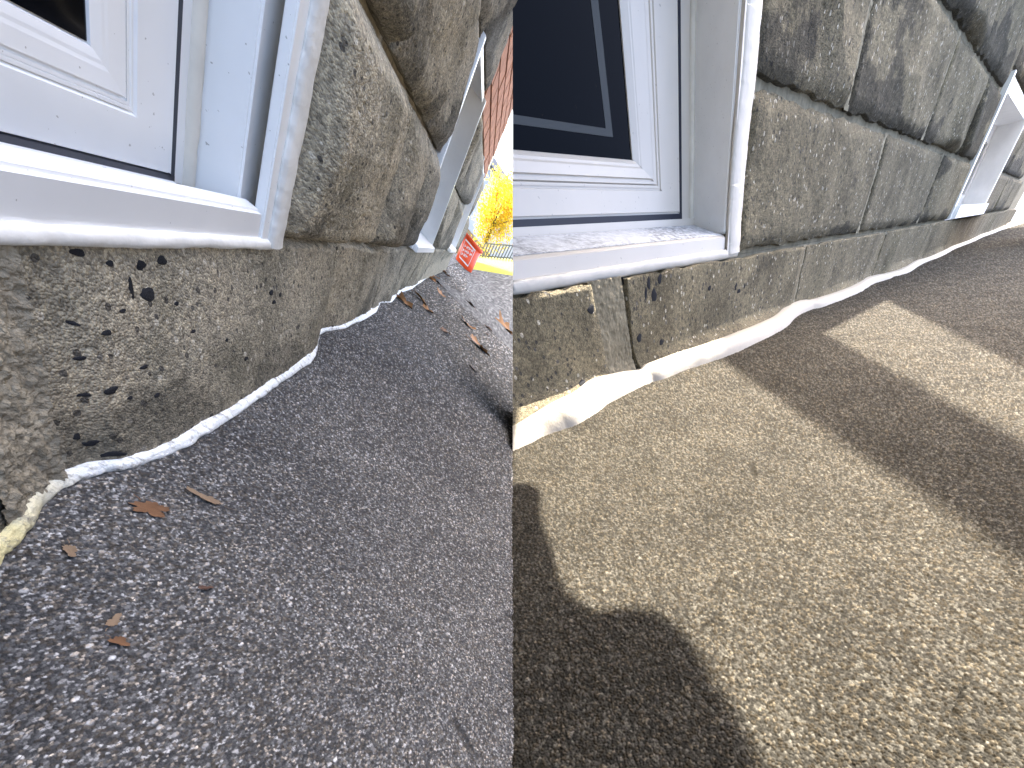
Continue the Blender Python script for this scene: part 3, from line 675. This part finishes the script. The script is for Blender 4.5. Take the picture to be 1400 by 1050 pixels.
# ------------------------------------------------------------------ sealant along the pavement
def band(name, half, lo, up, n, mat, m_=9, puff=.25, seed=0, lumps=.3, y_in=None, slim=1.0, smooth=None):
    a = resample(lo, n); b = resample(up, n); b = a + (b - a) * slim
    V = []; PQ = []
    for i in range(n):
        p = half.g(*a[i]); q = half.w(*b[i], c=p[1] + (y_in if y_in else 0.0))   # upper edge stands just inside the lower one
        if smooth is not None: p[1] = min(p[1], float(smooth(p[0])) - .11)
        q = np.array([p[0] if smooth is not None else q[0], p[1] + (y_in or 0), max(q[2], .004)])
        p[2] = -.006; p[1] -= .03 if y_in else 0
        PQ.append(np.r_[p, q])
    PQ = np.array(PQ)
    if smooth is not None:
        PQ = PQ[np.argsort(PQ[:, 0])]; ks = np.hanning(17)[1:-1]; ks /= ks.sum()
        PQ = np.stack([np.convolve(np.pad(PQ[:, k], 7, 'edge'), ks, 'valid') for k in range(6)], 1)
    for i in range(n):
        p, q = PQ[i, :3], PQ[i, 3:]
        d = q - p; nrm = np.array([0, -d[2], d[1]]); nrm /= np.linalg.norm(nrm) + 1e-9
        L_ = np.linalg.norm(d)
        for k in range(m_):
            s_ = k / (m_ - 1); f = math.sin(math.pi * s_)
            wob = float(fbm(np.array([i * .13 + seed]), np.array([s_ * 2.5]), seed, 3)[0])
            V.append(p + d * s_ + nrm * L_ * f * (puff + wob * lumps))
        V.append(q + np.array([0, .08, -.0])); 
    c = m_ + 1
    Q = [(i * c + k, (i + 1) * c + k, (i + 1) * c + k + 1, i * c + k + 1) for i in range(n - 1) for k in range(c - 1)]
    me = mesh_np(name, V, Q)
    return me
def sealantL():
    m, nt, b = newmat('sealant_thin'); v = coords(nt)
    sep = nd(nt, 'ShaderNodeSeparateXYZ'); nt.links.new(v, sep.inputs[0])
    y = ramp(nt, math_(nt, 'ADD', sep.outputs[0], math_(nt, 'MULTIPLY', noise(nt, v, 60, 3), .06)), [(.30, (1, 1, 1)), (.38, (0, 0, 0))])
    n = noise(nt, v, 130, 4, .7)
    c = mixc(nt, y, (.74, .76, .76), (.62, .55, .30))
    c = mixc(nt, ramp(nt, n, [(.52, (0, 0, 0)), (.70, (1, 1, 1))]), c, (.20, .19, .17))
    nt.links.new(c, b.inputs['Base Color']); b.inputs['Roughness'].default_value = .6
    bump(nt, b, n, .6, .004); return m
o = link('sealant_bead', band('sealant_bead', L, LB_low, LB_up, 420, None, seed=3, puff=.22, slim=.70), sealantL(), half=L)
tag(o, 'thin ragged white sealant bead, yellowed at one end, between stone foot and grey pavement', 'sealant')
me = band('sealant_band', R, RB_low, RB_up, 420, None, seed=6, puff=.16, y_in=.14, lumps=.07, smooth=flr_s); clip_seam(me)
o = link('sealant_band', me, simple('sealant_smooth', (.33, .30, .255), .5, .35, 30, .05, 120, .003, .5), half=R)
tag(o, 'broad smooth cream white sealant band between stone foot and sunlit pavement', 'sealant')

# ------------------------------------------------------------------ added unseen building shaped to shade the second pavement
XC = 25.0
def cast(q):  # carries a ground shadow edge sunward onto the added caster
    p = R.g(*q) if len(q) == 2 else np.array(q); t = (XC - p[0]) / SUN_R[0]
    return (p[1] + SUN_R[1] * t, p[2] + SUN_R[2] * t)
e1a, e1b = cast((985, 492)), cast((1400, 775)); e2a, e2b = cast((1122, 458)), cast((1400, 615)); e3a, e3b = cast((1212, 410)), cast((1400, 505))
def ext(a, b, t): return (a[0] + (b[0] - a[0]) * t, a[1] + (b[1] - a[1]) * t)
nb = tag(empty('shadow_caster', R), 'added unseen building with jettied upper storey and sloping roof edge', 'caster')
ymax = cast((6.0, .2, 0))[0]
ZJ = 6.0; YJ = -3.6
far = ext(e3a, e3b, 1.7)
bm = bmesh.new()
add_prism(bm, [(far[0], ZJ), (e3a[0], ZJ), e3a, far], 0, XC, XC + .12)
add_prism(bm, [(far[0], far[1] - .8), (e3a[0], e3a[1] - .8), (e3a[0], e3a[1] - .01), (far[0], far[1] - .01)], 0, XC + .125, XC + 38)  # added slab that keeps the far pavement in shade
k2 = (e2a[0] - e1a[0]) / (e1b[0] - e1a[0])
add_prism(bm, [(e3a[0] - .01, ZJ + .01), (ymax, ZJ + .01), (ymax, ext(e1a, e1b, -.15)[1]), e1a, (e2a[0] - .01, ext(e1a, e1b, k2)[1]), (e2a[0] - .01, e2a[1]), (e3a[0] - .01, e3a[1])], 0, XC + .004, XC + .12)
add_box(bm, XC + .13, XC + 37.9, e3a[0] + .002, ymax, e3a[1] - .8, e3a[1] - .02)
link('caster_wall', bm_mesh('caster_wall', bm), M_helper, nb)
bm = bmesh.new(); add_box(bm, XC + .02, XC + 8, far[0], YJ, 0, ZJ - .01); link('caster_base', bm_mesh('caster_base', bm), M_helper, nb)
bm = bmesh.new()
add_prism(bm, [e2a, (e2a[0], ext(e1a, e1b, k2)[1]), ext(e1a, e1b, 1.6), ext(e2a, e2b, 1.6)], 0, XC - .02, XC + .14)
link('roof', bm_mesh('roof', bm), M_caster, nb)  # added beam, cut to throw the dark stripe on the pavement

# pebbles in the second base stone
Rst = [c for c in houseR.children if c.name.startswith('stone')]
treesR = [bvh(c) for c in Rst[:2]]
for i, (x, y, a, b) in enumerate([(887, 387, 3, 5), (902, 382, 3, 5), (883, 404, 2, 7), (894, 404, 4, 7), (850, 385, 4, 3), (970, 394, 3, 3), (1006, 392, 3, 4), (1010, 398, 4, 3), (1018, 391, 2, 3), (808, 423, 4, 4), (874, 462, 4, 4), (904, 468, 3, 4), (832, 501, 5, 5), (735, 565, 4, 4), (797, 525, 5, 5)]):
    h = ray_hit(treesR, R, x, y)
    if not h: continue
    o = link('pebble', pebs[i % 4], M_peb, houseR); o.location = h[0]; k = S * .0155
    o.scale = (a * k * .8, .12 * min(a, b) * k, b * k * .6); o.rotation_euler = (-h[1] if h[1].y > 0 else h[1]).to_track_quat('-Y', 'Z').to_euler()

# ------------------------------------------------------------------ far end of the first pavement
def sheet(rows0, rows1, n, m_, ease):
    """ruled sheet between two point rows; ease shapes the rise along it"""
    A = np.array(rows0, float); B = np.array(rows1, float)
    ta = np.linspace(0, 1, m_)
    ia = lambda P: np.stack([np.interp(ta, np.linspace(0, 1, len(P)), P[:, k]) for k in range(3)], 1)
    A, B = ia(A), ia(B); V = []
    for i in range(n):
        t = i / (n - 1); p = A + (B - A) * t; p[:, 2] = A[:, 2] + (B[:, 2] - A[:, 2]) * ease(t); V.append(p)
    V = np.concatenate(V); idx = np.arange(n * m_).reshape(n, m_)
    Q = np.stack([idx[:-1, :-1], idx[1:, :-1], idx[1:, 1:], idx[:-1, 1:]], -1).reshape(-1, 4)
    return V, Q
near = [(9.0, .10, .004), (9.0, -.5, .004), (9.5, -1.0, .004), (10.0, -1.75, .004)]
far_px = [(596, 371, 11.0), (618, 366, 16.0), (640, 367, 20.0), (670, 372, 25.0), (708, 378, 30.0)]
farr = [L.ax(x, y, X) for x, y, X in far_px]
V, Q = sheet(near, farr, 60, 60, lambda t: t * t)
nz_ = rng.random(len(V))
o = link('pavement', mesh_np('pavement', V, Q, True, {'tone': .10 + .45 * nz_, 'hue': np.zeros(len(V))}), M_asphL, half=L)
tag(o, None, None, None, 'structure')
M_lawn = simple('lawn', (.34, .33, .03), .9, .2, 14, .5, 60, .03)
far2 = [L.ax(x, y, X) for x, y, X in ((606, 352, 70), (640, 350, 70), (670, 352, 70), (712, 356, 70))]
V, Q = sheet([p + np.array([-.2, 0, -.03]) for p in farr], far2, 30, 30, lambda t: t)
tag(link('lawn', mesh_np('lawn', V, Q), M_lawn, half=L), None, None, None, 'structure')

def lathe(bm, prof, n=28, c=(0, 0, 0)):
    rows = [[bm.verts.new((c[0] + r * math.cos(2 * math.pi * k / n), c[1] + r * math.sin(2 * math.pi * k / n), c[2] + z)) for k in range(n)] for r, z in prof]
    for a, b in zip(rows, rows[1:]):
        for k in range(n): bm.faces.new((a[k], a[(k + 1) % n], b[(k + 1) % n], b[k]))
    bm.faces.new(rows[0][::-1]); bm.faces.new(rows[-1])
# orange bucket
bp = L.ax(633, 365, 19.0)
tp = L.ax(648, 329.5, 19.0); wl_, wr_ = L.ax(631, 328, 19.0), L.ax(665, 332, 19.0)
bl_, br_ = L.ax(619.5, 360.5, 19.0), L.ax(645.5, 368, 19.0)
rt = abs(wl_[1] - wr_[1]) / 2; rb = abs(bl_[1] - br_[1]) / 2; hb = tp[2] - bp[2]
bk = tag(empty('bucket', L), 'orange plastic bucket with white printed square beside the lawn', 'bucket')
M_or = simple('orange_plastic', (.80, .075, .012), .4, .5, 6, .06)
bm = bmesh.new(); c = (19.0, bp[1], bp[2])
lathe(bm, [(rb * .97, 0), (rb, .02 * hb), (rt * .97, .93 * hb), (rt * .9, .93 * hb), (rb * .93, .06 * hb), (rb * .5, .05 * hb)], 32, c)
link('body', bm_mesh('body', bm, True), M_or, bk)
bm = bmesh.new(); lathe(bm, [(rt * .94, .90 * hb), (rt * 1.05, .90 * hb), (rt * 1.06, .95 * hb), (rt * 1.04, 1.0 * hb), (rt * .94, 1.0 * hb)], 32, c)
link('rim', bm_mesh('rim', bm), M_or, bk)
# printed square and slanting stencil strokes, following the bucket's side
M_ink = simple('white_ink', (.85, .80, .76), .5, .4)
def on_side(a, z, lift=.012):
    r = (rb + (rt - rb) * z) * (1 + lift); th = math.pi + a
    return (c[0] + r * math.cos(th), c[1] + r * math.sin(th), c[2] + z * hb)
def stroke(bm, p, q, w_, n=6):
    p = np.array(p); q = np.array(q); d = q - p; d = d / (np.linalg.norm(d) + 1e-9); nn = np.array([-d[1], d[0]]) * w_ / 2
    pr = None
    for i in range(n + 1):
        m_ = p + (q - p) * i / n; a = bm.verts.new(on_side(*(m_ + nn))); b = bm.verts.new(on_side(*(m_ - nn)))
        if pr: bm.faces.new((pr[0], a, b, pr[1]))
        pr = (a, b)
bm = bmesh.new()
sq = [(-.75, .18), (.45, .18), (.45, .80), (-.75, .80)]
for i in range(4): stroke(bm, sq[i], sq[(i + 1) % 4], .045)
for k in range(3):
    z0 = .28 + k * .14
    for j in range(4 if k else 3):
        a0 = -.60 + j * .25; z1 = z0 + (a0 + .6) * .12
        stroke(bm, (a0, z1), (a0, z1 + .10), .05, 2); stroke(bm, (a0, z1 + .05), (a0 + .14, z1 + .07), .035, 2)
        if j % 2: stroke(bm, (a0 + .14, z1 + .02), (a0 + .14, z1 + .12), .05, 2)
link('printed_square', bm_mesh('printed_square', bm), M_ink, bk)

# railing, pale house and yellow tree beyond the lawn
M_rail = simple('rail_metal', (.10, .10, .11), .5, .5)
fe = tag(empty('railing', L), 'grey metal railing with thin uprights across the lawn', 'railing')
r0, r1 = L.ax(655, 352, 60), L.ax(712, 356, 60); t0 = L.ax(664, 331, 60)
hr = (t0[2] - r0[2]) * .95
for k in range(15):
    p = r0 + (r1 - r0) * k / 14
    bm = bmesh.new(); add_box(bm, p[0] - .05, p[0] + .05, p[1] - .05, p[1] + .05, p[2] - .2, p[2] + hr)
    link('upright', bm_mesh('upright', bm), M_rail, fe)
for zf in (.12, .97):
    bm = bmesh.new(); a = r0 + np.array([0, 0, hr * zf]); b = r1 + np.array([0, 0, hr * zf]); w_ = .07
    vs = [bm.verts.new(p) for p in (a + [-.08, 0, -w_], a + [.08, 0, -w_], a + [.08, 0, w_], a + [-.08, 0, w_], b + [-.08, 0, -w_], b + [.08, 0, -w_], b + [.08, 0, w_], b + [-.08, 0, w_])]
    for f in ((0, 1, 2, 3), (4, 7, 6, 5), (0, 4, 5, 1), (1, 5, 6, 2), (2, 6, 7, 3), (3, 7, 4, 0)): bm.faces.new([vs[i] for i in f])
    link('rail', bm_mesh('rail', bm), M_rail, fe)
# tree
tc = L.ax(683, 287, 75.0); tb = L.ax(690, 350, 75.0); ta_ = L.ax(668, 250, 75.0)
ry = abs(L.ax(640, 300, 75.0)[1] - tc[1]); rz = max(tc[2] - tb[2], 6) * .95
tree = tag(empty('maple_tree', L), 'yellow autumn tree standing behind the railing', 'tree')
M_bark = simple('bark', (.12, .09, .07), .9, .2, 20, .3, 40, .02)
bm = bmesh.new()
def limb(bm, a, b, ra, rb_, n=8):
    a, b = Vector(a.tolist()), Vector(b.tolist()); d = (b - a).normalized(); u = d.orthogonal().normalized(); v = d.cross(u)
    A = [bm.verts.new(a + (u * math.cos(t) + v * math.sin(t)) * float(ra)) for t in np.linspace(0, 2 * math.pi, n, False)]
    B = [bm.verts.new(b + (u * math.cos(t) + v * math.sin(t)) * float(rb_)) for t in np.linspace(0, 2 * math.pi, n, False)]
    for k in range(n): bm.faces.new((A[k], A[(k + 1) % n], B[(k + 1) % n], B[k]))
    bm.faces.new(A[::-1]); bm.faces.new(B)
base = np.array([tc[0], tc[1], tb[2] - 1.0]); fork = np.array([tc[0], tc[1], tc[2] - rz * .35])
limb(bm, base, fork, ry * .09, ry * .06)
for k in range(9):
    a = k * 2.4; e = np.array(fork) + np.array([math.cos(a) * ry * .6, math.sin(a) * ry * .6, rz * rng.uniform(.2, .9)]); limb(bm, fork - [0, 0, rz * .05 * (k % 3)], e, ry * .035, ry * .012)
link('trunk', bm_mesh('trunk', bm, True), M_bark, tree)
def leafmat(name, cols, trans=.5):
    m, nt, b = newmat(name)
    oi = attr(nt, 'rnd'); c = ramp(nt, oi, [(i / (len(cols) - 1), k) for i, k in enumerate(cols)])
    nt.links.new(c, b.inputs['Base Color']); b.inputs['Roughness'].default_value = .6
    tr = nd(nt, 'ShaderNodeBsdfTranslucent'); nt.links.new(c, tr.inputs[0])
    mx = nd(nt, 'ShaderNodeMixShader'); mx.inputs[0].default_value = trans
    nt.links.new(b.outputs[0], mx.inputs[1]); nt.links.new(tr.outputs[0], mx.inputs[2]); nt.links.new(mx.outputs[0], nt.nodes['Material Output'].inputs[0])
    return m
nL = 9000
cl = rng.normal(size=(46, 3)); cl /= np.linalg.norm(cl, axis=1)[:, None]; cl *= rng.uniform(.35, .95, (46, 1))
ci = rng.integers(0, 46, nL); P = cl[ci] + rng.normal(size=(nL, 3)) * .16
P = P * np.array([ry, ry, rz]) + tc
A = rng.normal(size=(nL, 3)); A /= np.linalg.norm(A, axis=1)[:, None]; Bv = np.cross(A, rng.normal(size=(nL, 3))); Bv /= np.linalg.norm(Bv, axis=1)[:, None]
sz = ry * rng.uniform(.035, .06, (nL, 1))
V = np.stack([P - A * sz, P + Bv * sz * .6, P + A * sz, P - Bv * sz * .6], 1).reshape(-1, 3)
Q = np.arange(nL * 4).reshape(-1, 4)
link('crown', mesh_np('crown', V, Q, False, {'rnd': np.repeat(rng.random(nL), 4)}), leafmat('yellow_leaves', [(.55, .30, .02), (.80, .55, .03), (.85, .68, .06), (.55, .52, .06)]), tree)
# pale house beyond
hc = tag(empty('pale_house', L), 'pale rendered house with flat roof line behind the yellow tree', 'house')
a, b = L.ax(640, 262, 140.0), L.ax(735, 240, 140.0); g0 = L.ax(690, 350, 140)[2]
top = L.ax(678, 236, 140.0)[2]
bm = bmesh.new(); add_box(bm, 140, 160, b[1] - 30, a[1] + 20, g0 - 3, top); link('wall', bm_mesh('wall', bm), simple('pale_render', (.62, .60, .58), .9, .2, 1, .05), hc)
bm = bmesh.new(); add_box(bm, 139, 161, b[1] - 31, a[1] + 21, top, top + 1.6); link('roof', bm_mesh('roof', bm), simple('pale_roof', (.42, .38, .37), .9, .2, 1, .05), hc)

# ------------------------------------------------------------------ fallen leaves
M_leaf = [simple('dry_leaf_a', (.15, .075, .036), .7, .3, 120, .35, 200, .001), simple('dry_leaf_b', (.24, .115, .04), .7, .3, 120, .35, 200, .001), simple('dry_leaf_c', (.075, .04, .028), .7, .3, 120, .3, 200, .001), simple('dry_leaf_d', (.20, .14, .09), .8, .3, 120, .3, 200, .001)]
def leaf_mesh(seed, lobes=5, curl=.5, slim=1.0):
    r = random.Random(seed); bm = bmesh.new(); n = 40; rings = 5
    ctr = bm.verts.new((0, 0, .02)); prev = None; jag = [r.uniform(.8, 1.15) for _ in range(n)]
    allr = []
    for i in range(1, rings + 1):
        row = []
        for k in range(n):
            a = 2 * math.pi * k / n
            R_ = (.62 + .38 * abs(math.cos(a * lobes / 2))) * jag[k] * (1.15 if abs(a - math.pi) > 2.6 else 1)
            t = i / rings; rr = R_ * t; x = rr * math.cos(a); y = rr * math.sin(a) * slim
            z = curl * (y * y * .9 + .25 * x * x * math.sin(2 * x + seed)) + .07 * math.sin(5 * x + seed) * math.cos(4 * y) + .03
            row.append(bm.verts.new((x, y, z)))
        allr.append(row)
    for k in range(n): bm.faces.new((ctr, allr[0][k], allr[0][(k + 1) % n]))
    for a, b in zip(allr, allr[1:]):
        for k in range(n): bm.faces.new((a[k], b[k], b[(k + 1) % n], a[(k + 1) % n]))
    # stalk
    st = [bm.verts.new((-1.0 - .12 * i, .03 * math.sin(i), .03 + .03 * i)) for i in range(6)]; st2 = [bm.verts.new((v.co.x, v.co.y + .05, v.co.z + .02)) for v in st]
    for i in range(5): bm.faces.new((st[i], st[i + 1], st2[i + 1], st2[i]))
    me = bm_mesh('fallen_leaf', bm, True); me.transform(Matrix.Scale(1 / S, 4)); return me
LM = [leaf_mesh(1), leaf_mesh(2, 5, .9, .8), leaf_mesh(3, 3, .9, .65), leaf_mesh(4, 7, .7, .9), leaf_mesh(5, 3, .8, .38), leaf_mesh(6, 5, .25, .95)]
lv = [(552, 413, 9, 1, 1, 'large curled orange brown leaf beside the thin sealant bead'), (576, 410, 8, 2, 1, 'crumpled golden leaf next to the large curled leaf by the wall'), (586, 425, 6, 3, 1, 'ochre leaf lying just in front of the crumpled golden leaf'),
      (603, 402, 4.5, 3, 1, 'small golden leaf between the crumpled golden leaf and the bucket'), (644, 417, 4, 2, 2, 'tiny dark curled leaf on pale far pavement near the lobed tan leaf'), (640, 445, 7, 3, 1, 'tan lobed leaf in the middle of the grey pavement'), (609, 454, 7, 2, 0, 'folded brown leaf standing on edge on grey pavement'), (667, 449, 4, 2, 2, 'dark speck-like leaf behind the big pointed ochre leaf'), (666, 457, 4, 4, 2, 'slim dark leaf just behind the big pointed ochre leaf'), (690, 449, 8, 1, 1, 'orange brown leaf at the valley line of the pavements'),
      (656, 475, 12, 2, 1, 'big pointed ochre leaf folded along its middle'), (646, 503, 8, 4, 2, 'slim blackish leaf below the big pointed ochre leaf'), (680, 398, 4, 2, 2, 'tiny dark leaf on the far pavement below the lawn edge'), (686, 406, 4.5, 2, 1, 'small orange leaf on the far pavement below the lawn edge'), (600, 388, 3.5, 2, 2, 'tiny dark leaf close to the wall foot near the bucket'), (592, 377, 6, 1, 1, 'orange leaf in the small pile at the wall foot'), (588, 380, 5, 3, 1, 'golden leaf in the small pile at the wall foot'), (606, 372, 4, 1, 0, 'brown leaf lying beside the orange bucket'),
      (205, 695, 17, 5, 0, 'flat torn reddish brown leaf below the dark pebbled base stone'), (284, 682, 17, 4, 3, 'twisted grey brown leaf with pale tip'), (96, 752, 16, 4, 3, 'thin rolled brown leaf near the yellowed sealant end'), (281, 804, 8, 2, 2, 'tiny dark red leaf lying alone on speckled grey pavement'), (155, 850, 15, 4, 3, 'faded grey leaf scrap touching a brown leaf'), (163, 877, 12, 2, 0, 'brown curled leaf touching a faded grey scrap')]
for i, (x, y, r_, mi, ma, lab) in enumerate(lv):
    p = L.g(x, y, .006); q = L.g(x + 1, y, .006); t = L.g(x, y + 1, .006); k = math.sqrt(abs(np.cross((q - p)[:2], (t - p)[:2])))
    me = LM[mi].copy() if False else LM[mi]
    o = bpy.data.objects.new('fallen_leaf', me.copy()); COL.objects.link(o); o.data.materials.append(M_leaf[ma])
    o.matrix_world = L.M @ Matrix.Translation(Vector(p) * S) @ Matrix.Rotation(rng.uniform(0, 6.28), 4, 'Z') @ Matrix.Rotation(rng.uniform(-.25, .25), 4, 'X') @ Matrix.Scale(r_ * k * S * (.66 if y < 600 else 1.0), 4)
    tag(o, lab, 'leaf', 'fallen leaves on the grey pavement')
